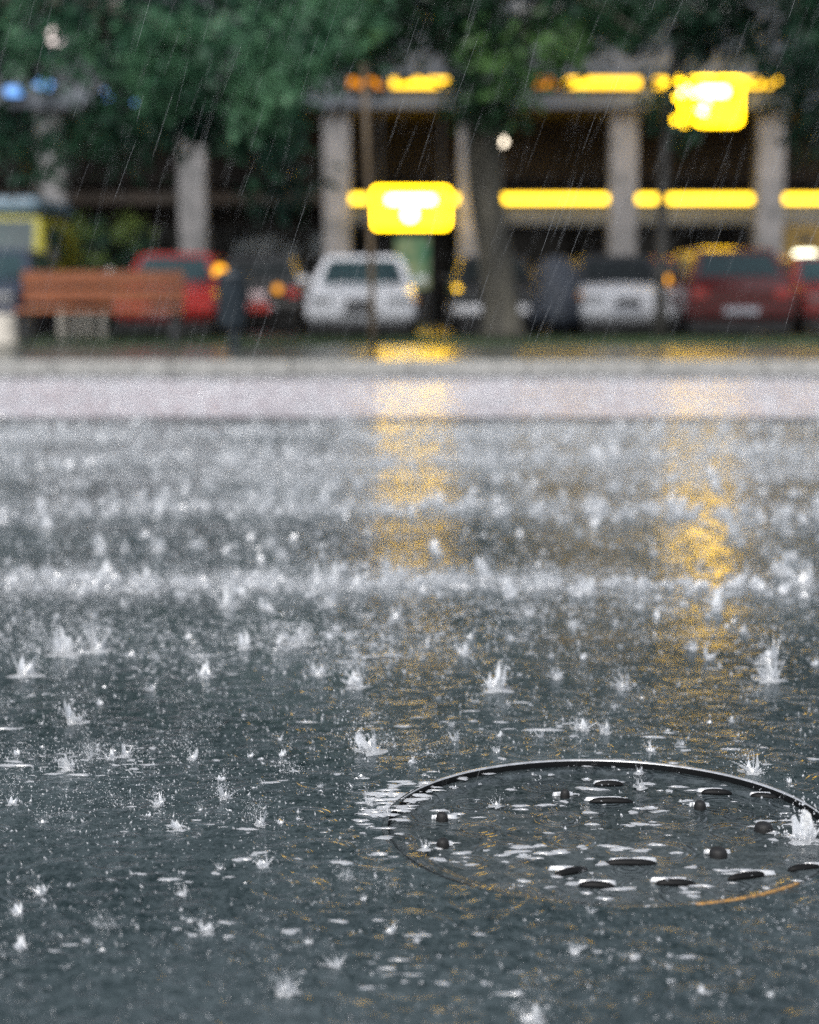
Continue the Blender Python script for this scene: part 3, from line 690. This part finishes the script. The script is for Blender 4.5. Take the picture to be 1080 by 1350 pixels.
p = at(262, 398, 24.7); l = red.matrix_basis.inverted() @ p
MB().span((l.x - .2, l.y - .02, l.z - .17), (l.x + .22, l.y + .1, l.z + .17)).build('fog_lamp', surf('lamp_red', (.62, .025, .02), rough=.2, coat=.5), red, bevel=.05)
dk = car('parked_car', 'black car tucked back under the arcade beside the litter bin, red and white lamps', 343, 28.6, 1.42, 1.22, 3.5, paint('black_paint', (.014, .015, .017)), face='rear', hatch=True, wind=m_winddk)
def panel(root, nm, px0, py0, px1, py1, Y, mat):
    a, b_ = (root.matrix_basis.inverted() @ at(px0, py1, Y)), (root.matrix_basis.inverted() @ at(px1, py0, Y))
    return MB().span((min(a.x, b_.x), min(a.y, b_.y) - .02, a.z), (max(a.x, b_.x), max(a.y, b_.y) + .05, b_.z)).build(nm, mat, root, bevel=.02)
panel(dk, 'tail_panel', 327, 400, 356, 412, 28.5, surf('tail_panel_red', (.5, .06, .05), rough=.2)); panel(dk, 'reversing_lamp', 330, 385, 352, 397, 28.5, surf('lens_pink', (.75, .6, .62), rough=.2, coat=.6))
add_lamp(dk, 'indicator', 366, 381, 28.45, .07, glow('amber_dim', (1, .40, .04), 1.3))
whc = car('parked_car', 'dark car behind the big tree trunk, its white bumper showing on both sides', 657, 27.0, 1.44, 1.20, 3.7, paint('black_paint', (.014, .015, .017)), wind=m_winddk, bump=paint('white_paint', (.84, .85, .88)))
wh2 = car('parked_car', 'white hatchback with dark roof and windscreen between the grey covered scooter and the slim trunk', 828, 25.3, 1.46, 1.18, 3.6, paint('white_paint', (.84, .85, .88)), hatch=True, wind=m_winddk, roof=paint('black_paint', (.014, .015, .017)))
add_lamp(wh2, 'indicator', 765, 390, 25.3, .05, m_amber_off)
mar = car('parked_car', 'dark maroon hatchback showing its rear and pale number plate at right', 977, 24.2, 1.54, 1.24, 3.8, paint('maroon_paint', (.095, .004, .005)), face='rear', hatch=True)
sm = car('parked_car', 'narrow dark red car between the white and maroon hatchbacks, amber lamp lit', 897, 26.6, 1.2, 1.16, 3.4, paint('wine_paint', (.20, .02, .018)), face='rear', hatch=True)
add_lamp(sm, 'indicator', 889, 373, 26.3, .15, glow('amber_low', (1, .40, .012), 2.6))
ed = car('parked_car', 'red car mostly cut off by the right picture edge', 1122, 26.4, 1.5, 1.2, 3.6, paint('wine_paint', (.20, .02, .018)), hatch=True)
bl = car('parked_car', 'dark blue car cut off by the left picture edge', -48, 24.4, 1.6, 1.26, 3.7, paint('blue_paint', (.035, .045, .075)))
# the yellow van
def van():
    c = at(-28, 350, 28.2); W, H, L = 1.9, 2.2, 4.2
    r = empty('parked_van', (c.x, 28.2 + L / 2, .02), 0, 'yellow van with blue grey roof standing behind the dark blue car', 'van', 'cars parked under the trees')
    my = paint('van_yellow', (.36, .33, .03)); hl = L / 2; w2 = W / 2; rings = []
    for y, zt, wf in ((-hl, .85, .92), (-hl + .05, .98, .97), (-hl + .55, 1.12, 1), (-hl + 1.05, 1.86, .97), (hl - .05, 1.86, .97), (hl, 1.75, .94)):
        w_ = w2 * wf; hf = [(0, .28), (w_ * .9, .28), (w_, .42), (w_, min(zt, 1.0)), (w_ * (.9 if zt > 1.2 else .97), zt - .06), (w_ * .82, zt), (0, zt + .02)]
        rings.append([Vector((a, y, q)) for a, q in hf] + [Vector((-a, y, q)) for a, q in hf[-2:0:-1]])
    MB().loft(rings).build('body', my, r, bevel=.02)
    MB().span((-w2 * .84, -hl + 1.0, 1.885), (w2 * .84, hl - .1, H)).build('roof_box', surf('van_roof', (.12, .20, .26), rough=.3, coat=.5), r, bevel=.14, seg=4)
    P = lambda u, v: Vector((u * w2 * .8, -hl + .60 + .42 * v, 1.18 + .62 * v)); nr = Vector((0, -.8, .56)) * .02
    qs = [P(-1, 0), P(1, 0), P(.93, 1), P(-.93, 1)]; MB().loft([[q - nr for q in qs], [q + nr for q in qs]]).build('windscreen', m_wind, r)
    for sx in (-1, 1):
        MB().span((sx * w2 * .55, -hl - .01, .62), (sx * w2 * .86, -hl + .04, .80)).build('headlight', m_lamp, r, bevel=.02)
        MB().span((sx * w2 * .955, -hl + 1.2, 1.1), (sx * w2 * .985, -hl + 2.0, 1.7)).build('side_window', m_wind, r)
        MB().box((sx * (w2 + .1), -hl + .8, 1.2), (.14, .08, .24)).build('mirror', m_black, r, bevel=.02)
        for y in (-hl + .75, hl - .8):
            wh = MB().tube([(sx * (w2 - .18), y, .3), (sx * (w2 + .01), y, .3)], .3, 24).build('wheel', m_tyre, r); MB().tube([(sx * (w2 - .02), y, .3), (sx * (w2 + .02), y, .3)], .17, 20).build('rim', m_rimm, wh)
    MB().box((0, -hl, .42), (W * .96, .14, .2)).build('front_bumper', m_black, r, bevel=.03)
van()
# scooter under a grey cover
c = at(736, 420, 25.6); sc_ = empty('covered_scooter', (c.x, 25.9, .02), 0, 'scooter under a rumpled grey cover between the two white cars', 'scooter', None)
rings = []
for z, a, b_ in ((.16, .40, .85), (.30, .41, .88), (.55, .36, .80), (.78, .33, .62), (.95, .32, .40), (1.06, .26, .28), (1.14, .12, .14)):
    n = 40; rings.append([Vector((a * math.cos(k * math.tau / n) * (1 + .06 * math.sin(9 * k * math.tau / n + z * 3)), b_ * math.sin(k * math.tau / n) * (1 + .05 * math.sin(7 * k * math.tau / n)), z + .02 * math.sin(5 * k * math.tau / n))) for k in range(n)])
MB().loft(rings).build('cover', surf('grey_cover', (.05, .06, .078), (.03, .036, .046), 4, .4, .01, 12), sc_, smooth=True)
for y in (-.62, .62):
    MB().tube([(-.06, y, .22), (.06, y, .22)], .22, 24).build('wheel', m_tyre, sc_)

# ------------------------------------------------------------------ bench, posts, bin, pole
m_wood = surf('bench_wood', (.34, .105, .03), (.19, .055, .02), 5, .35, .002, 30, stretch=(.4, 6, 6)); m_conc = surf('pale_concrete', (.56, .52, .45), (.42, .39, .34), 8, .6, .003, 40)
YB_ = 19.3; a, b_ = at(30, 400, YB_).x, at(243, 400, YB_).x; zt = at(0, 357, YB_).z
bn = empty('park_bench', ((a + b_) / 2, YB_, .115), 0, 'reddish brown wooden slat bench on the verge at left', 'bench'); hl = (b_ - a) / 2; zt -= .115
for i, (z0, z1, y) in enumerate(((zt - .165, zt, .0), (zt - .345, zt - .185, .035))):
    MB().span((-hl, y, z0), (hl, y + .045, z1)).build('back_slat', m_wood, bn, bevel=.008)
for k in range(3): MB().span((-hl, -.12 - k * .15, zt - .455), (hl, .01 - k * .15, zt - .405)).build('seat_slat', m_wood, bn, bevel=.008)
for sx in (-.92, .92):
    b = MB(); x = sx * hl; b.span((x - .035, -.42, 0), (x + .035, -.36, zt - .456)); b.span((x - .035, .03, 0), (x + .035, .09, zt - .38)); b.span((x - .034, -.42, zt - .52), (x + .034, .09, zt - .457)); b.span((x - .034, .085, zt - .42), (x + .034, .12, zt - .05))
    b.build('leg_frame', m_dark, bn, bevel=.006)
for px, py0, py1, Y, wd, l in ((83, 404, 447, 20.2, .10, 'tallest pale stone post under the bench'), (102, 413, 444, 20.6, .075, 'pale stone post second from the left under the bench'), (118, 412, 444, 20.6, .08, 'third pale stone post from the left under the bench'),
                               (136, 412, 443, 20.6, .08, 'rightmost pale stone post under the bench'), (4, 414, 455, 18.2, .30, 'wide pale stone block at the left picture edge')):
    c = at(px, py1, Y); h = at(px, py0, Y).z - .115; w_ = wd / 2
    b = MB(); b.lathe([(w_ * 1.06, 0), (w_ * 1.06, .05), (w_, .06), (w_ * .96, h - .05), (w_ * .8, h - .01), (w_ * .3, h)], n=20)
    o = b.build('stone_bollard', m_conc, smooth=True); o.location = (c.x, Y, .115); tag(o, l, 'bollard', 'pale stone posts by the bench')
c = at(306, 400, 17.2); bi = empty('litter_bin', (c.x, 17.2, .115), 0, 'dark blue grey litter bin on a short post right of the bench', 'litter bin')
m_bin = surf('bin_metal', (.03, .042, .055), (.02, .028, .036), 6, .35); h = at(306, 356, 17.2).z - .115
MB().lathe([(.125, .22), (.135, .24), (.145, h - .10), (.15, h - .09)], n=28).build('body', m_bin, bi, smooth=True)
MB().lathe([(.155, h - .089), (.158, h - .05), (.11, h - .01), (.02, h)], n=28).build('lid', m_bin, bi, smooth=True)
MB().tube([(.02, 0, .02), (.02, 0, .22)], .045, 14).build('post', m_bin, bi, smooth=True); MB().lathe([(.10, 0), (.10, .018), (.04, .022)], n=20).build('base', m_bin, bi)
c = at(492, 470, 15.3); po = empty('thin_post', (c.x, 15.3, .115), 0, 'thin rusty brown post by the kerb in front of the silver car', 'post')
m_rust = surf('rusty_post', (.11, .075, .035), (.06, .042, .025), 8, .5)
MB().tube([(0, 0, 0), (-.01, 0, .8), (-.04, 0, 1.7), (-.075, 0, 2.5)], [.03, .027, .024, .022], 12).build('pole', m_rust, po, smooth=True)
MB().lathe([(.06, 0), (.06, .012), (.032, .02)], n=16).build('base_plate', m_rust, po); MB().ball((-.075, 0, 2.5), .03).build('cap', m_rust, po, smooth=True)

# ------------------------------------------------------------------ trees
m_bark = surf('bark_grey', (.11, .10, .075), (.016, .016, .013), 4, .65, .03, 22, stretch=(1, 1, .3)); m_bark2 = surf('bark_dark', (.05, .047, .042), (.025, .024, .022), 7, .65, .02, 22, stretch=(1, 1, .3))
m_leafA = leaf_mat('leaf_deep_green', (.040, .10, .045), (.006, .024, .015)); m_leafB = leaf_mat('leaf_teal_green', (.045, .12, .065), (.006, .025, .020)); m_leafC = leaf_mat('leaf_dark_green', (.034, .09, .05), (.007, .025, .018))
def keep_clear(p):
    for px, py, Y, r in CLEAR:
        q = at(px, py, Y); 
        if p.y < Y:
            t = CAM + (q - CAM) * (p.y / q.y)
            if (t - p).length < r: return False
    return True
CLEAR = [(58, 111, YP - .75, .24), (174, 132, YP - .75, .16), (145, 124, YP - .75, .12), (18, 120, YP - .75, .16), (72, 48, YP - .75, .2), (147, 8, YP - .75, .15)]
def crown(name, mat, parent, clumps, size, origin):
    V, T = [], []
    for c, rad, n in clumps:
        c = Vector(c); k = 0; tries = 0
        while k < n and tries < n * 4:
            tries += 1
            d = Vector(rng.normal(0, 1, 3)); d.normalize(); q = rng.random() ** .45
            tw = c + Vector((d.x * rad[0], d.y * rad[1], d.z * rad[2])) * q
            if max(rad) > .25 and mnoise.noise(tw * 1.25) < -.10 or max(rad) > .25 and mnoise.noise(tw * 3.1 + Vector((9, 0, 0))) < -.22: continue
            ok = keep_clear(tw); out = Vector((d.x, d.y, -.35)); 
            for _ in range(7):                                   # a spray of leaves on one twig
                p = tw + Vector(rng.normal(0, .13, 3))
                if not ok and not keep_clear(p): k += 1; continue
                ax = (out + Vector(rng.normal(0, .6, 3))).normalized(); sd_ = ax.cross(Vector(rng.normal(0, 1, 3))).normalized(); nn = ax.cross(sd_)
                s_ = size * rng.uniform(.6, 1.25); o = len(V)
                V += [p - origin, p + ax * s_ * .4 + sd_ * s_ * .3 + nn * s_ * .05 - origin, p + ax * s_ - origin, p + ax * s_ * .4 - sd_ * s_ * .3 + nn * s_ * .05 - origin]
                T.append((o, o + 1, o + 2, o + 3)); k += 1
    return np_mesh(name, np.array(V), np.array(T), mat, parent)
def tree(label, base, trunk, limbs, clumps, leaf, bark, size, n_lit=0, lit_mat=None):
    base = Vector(base); r = empty('street_tree', base, 0, label, 'tree', 'trees along the verge')
    b = MB(); b.tube([Vector(p) - base for p, _ in trunk], [q for _, q in trunk], 18); b.build('trunk', bark, r, smooth=True)
    for pts, r0, r1 in limbs:
        k = len(pts); MB().tube([Vector(p) - base for p in pts], [r0 + (r1 - r0) * i / (k - 1) for i in range(k)], 10).build('limb', bark, r, smooth=True)
    crown('crown', leaf, r, clumps[n_lit:], size, base)
    if n_lit: crown('lit_sprays', lit_mat, r, clumps[:n_lit], size * .92, base)  # lighter leaf copy paints the front sprays as if catching light
YA = 20.4
bA = at(662, 447, YA); bA.z = .1
A = [(bA, .33), (at(661, 432, YA), .245), (at(659, 400, YA), .215), (at(652, 330, YA), .20), (at(640, 255, YA), .195), (at(637, 190, YA), .215), (at(645, 135, YA), .25), (at(652, 90, YA), .22)]
top = at(652, 95, YA)
def P(px, py, Y): return at(px, py, Y)
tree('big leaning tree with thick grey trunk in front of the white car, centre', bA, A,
     [([top, P(690, 50, YA), P(735, -30, YA - .2), P(800, -170, YA - .6)], .17, .05), ([top, P(640, 20, YA + .2), P(610, -80, YA + .5), P(600, -300, YA + .4)], .17, .04), ([P(648, 110, YA), P(590, 50, YA - .3), P(520, 0, YA - .8), P(430, -40, YA - 1.3)], .12, .03),
      ([P(610, -80, YA + .5), P(500, -200, YA + .8), P(450, -330, YA)], .08, .03), ([P(735, -30, YA - .2), P(790, 10, YA - 1), P(840, 40, YA - 1.5)], .06, .02)],
     [(P(410, 35, YA - 2.2), (.5, .4, .35), 420), (P(690, 70, YA - 1.6), (.5, .3, .4), 380), (P(520, 20, YA - .6), (1.0, 1.0, .55), 1500), (P(430, 30, YA - 1), (.8, .8, .65), 1500), (P(620, 30, YA), (.7, .9, .6), 900), (P(650, 110, YA - .5), (.42, .4, .6), 560), (P(690, 60, YA - .6), (.5, .4, .4), 420), (P(770, 15, YA - 1), (.8, .8, .5), 560), (P(700, -90, YA), (1.6, 1.6, .7), 2500), (P(540, -130, YA), (1.7, 1.6, .8), 2800), (P(640, -330, YA), (2.1, 1.9, 1.3), 4500), (P(600, -560, YA), (1.6, 1.5, 1.0), 2600), (P(830, -220, YA - .4), (1.3, 1.4, .9), 1800)],
     m_leafA, m_bark, .15, 2, leaf_mat('leaf_lit_green', (.10, .20, .06), (.012, .045, .02)))
YL = 18.8; bB = at(-130, 455, YL); bB.z = .1
B0 = at(-120, 60, YL)
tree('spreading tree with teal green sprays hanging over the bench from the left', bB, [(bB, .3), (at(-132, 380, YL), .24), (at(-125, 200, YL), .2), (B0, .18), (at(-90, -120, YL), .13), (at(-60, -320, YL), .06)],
     [([B0, P(0, 10, YL - .2), P(120, 5, YL - .5), P(260, 60, YL - .9), P(330, 120, YL - 1)], .13, .02), ([P(-90, -120, YL), P(60, -130, YL - .3), P(230, -120, YL - .8), P(300, 20, YL - 1)], .11, .02), ([P(120, 5, YL - .5), P(150, 70, YL - .6), P(200, 130, YL - .8)], .05, .015), ([P(260, 60, YL - .9), P(330, 160, YL - 1), P(365, 240, YL - 1)], .035, .01)],
     [(P(250, 90, YL - 1.9), (.55, .4, .42), 620), (P(330, 110, YL - 2.0), (.45, .4, .35), 420), (P(200, 60, YL - 1.7), (.6, .4, .35), 420), (P(375, 55, YL - 2), (.5, .4, .4), 420), (P(60, 70, YL - 1.5), (.6, .4, .35), 300), (P(430, 20, YL - 1.8), (.5, .4, .35), 330), (P(350, 190, YL - 1.6), (.3, .3, .35), 170),
      (P(60, 60, YL), (1.0, .9, .75), 1900), (P(190, 60, YL - .4), (1.0, .9, .7), 2400), (P(265, 105, YL - .8), (.8, .7, .5), 1700), (P(350, 60, YL - .6), (.9, .8, .6), 1700), (P(350, 195, YL - 1), (.42, .4, .42), 420), (P(375, 245, YL - 1), (.3, .3, .22), 130), (P(215, 150, YL - .5), (.6, .5, .26), 300), (P(70, 165, YL), (1.0, .6, .36), 650), (P(20, 215, YL), (.5, .5, .2), 120), (P(180, 190, YL), (.4, .4, .2), 110),
      (P(120, -110, YL + 1.3), (1.9, 1.6, .8), 3600), (P(350, -120, YL + 1.3), (1.5, 1.4, .8), 2800), (P(150, -360, YL + 1.3), (2.2, 1.9, 1.3), 4500), (P(-140, -200, YL), (1.8, 1.7, 1.6), 2500), (P(60, -620, YL + 1.3), (1.7, 1.6, 1.1), 2400)],
     m_leafB, m_bark, .14, 7, leaf_mat('leaf_lit_teal', (.11, .25, .13), (.014, .055, .035)))
YC = 20.6; bC = at(870, 446, YC); bC.z = .1
tree('slim dark trunked tree beside the maroon hatchback, right', bC, [(bC, .10), (at(871, 400, YC), .068), (at(873, 270, YC), .062), (at(882, 130, YC), .06), (at(900, 20, YC), .07), (at(930, -160, YC), .05), (at(950, -330, YC), .03)],
     [([P(890, 80, YC), P(940, 10, YC), P(1010, -50, YC - .3)], .05, .015), ([P(900, 20, YC), P(860, -60, YC), P(820, -140, YC)], .04, .015), ([P(930, -160, YC), P(1040, -230, YC - .2), P(1100, -200, YC - .4)], .04, .015)],
     [(P(1010, 25, YC), (.95, .9, .45), 900), (P(900, 25, YC), (.7, .8, .36), 620), (P(1085, 150, YC), (.36, .5, .55), 380), (P(1060, 85, YC), (.5, .5, .3), 300), (P(980, -110, YC), (1.5, 1.5, .8), 2600), (P(1150, -120, YC), (1.3, 1.4, 1.0), 2000), (P(960, -340, YC), (1.9, 1.8, 1.3), 3600), (P(940, -560, YC), (1.3, 1.3, .9), 1700), (P(876, 138, YC), (.12, .2, .2), 110), (P(893, 165, YC), (.16, .2, .06), 60), (P(905, 97, YC), (.2, .2, .04), 24), (P(921, 140, YC), (.02, .05, .02), 3), (P(990, 128, YC), (.08, .1, .08), 14), (P(800, 30, YC), (.6, .6, .3), 420), (P(1060, 40, YC - .5), (.7, .6, .5), 600)],
     m_leafC, m_bark2, .15)
# shrub by the arcade
c = at(140, 330, 31); sh = empty('shrub', (c.x, 31, .02), 0, 'dark shrub with a few yellow green tips between two pale pillars at left', 'shrub')
MB().tube([(0, 0, 0), (.05, 0, .6), (-.05, .05, 1.2)], [.06, .04, .015], 8).build('stem', m_bark2, sh, smooth=True)
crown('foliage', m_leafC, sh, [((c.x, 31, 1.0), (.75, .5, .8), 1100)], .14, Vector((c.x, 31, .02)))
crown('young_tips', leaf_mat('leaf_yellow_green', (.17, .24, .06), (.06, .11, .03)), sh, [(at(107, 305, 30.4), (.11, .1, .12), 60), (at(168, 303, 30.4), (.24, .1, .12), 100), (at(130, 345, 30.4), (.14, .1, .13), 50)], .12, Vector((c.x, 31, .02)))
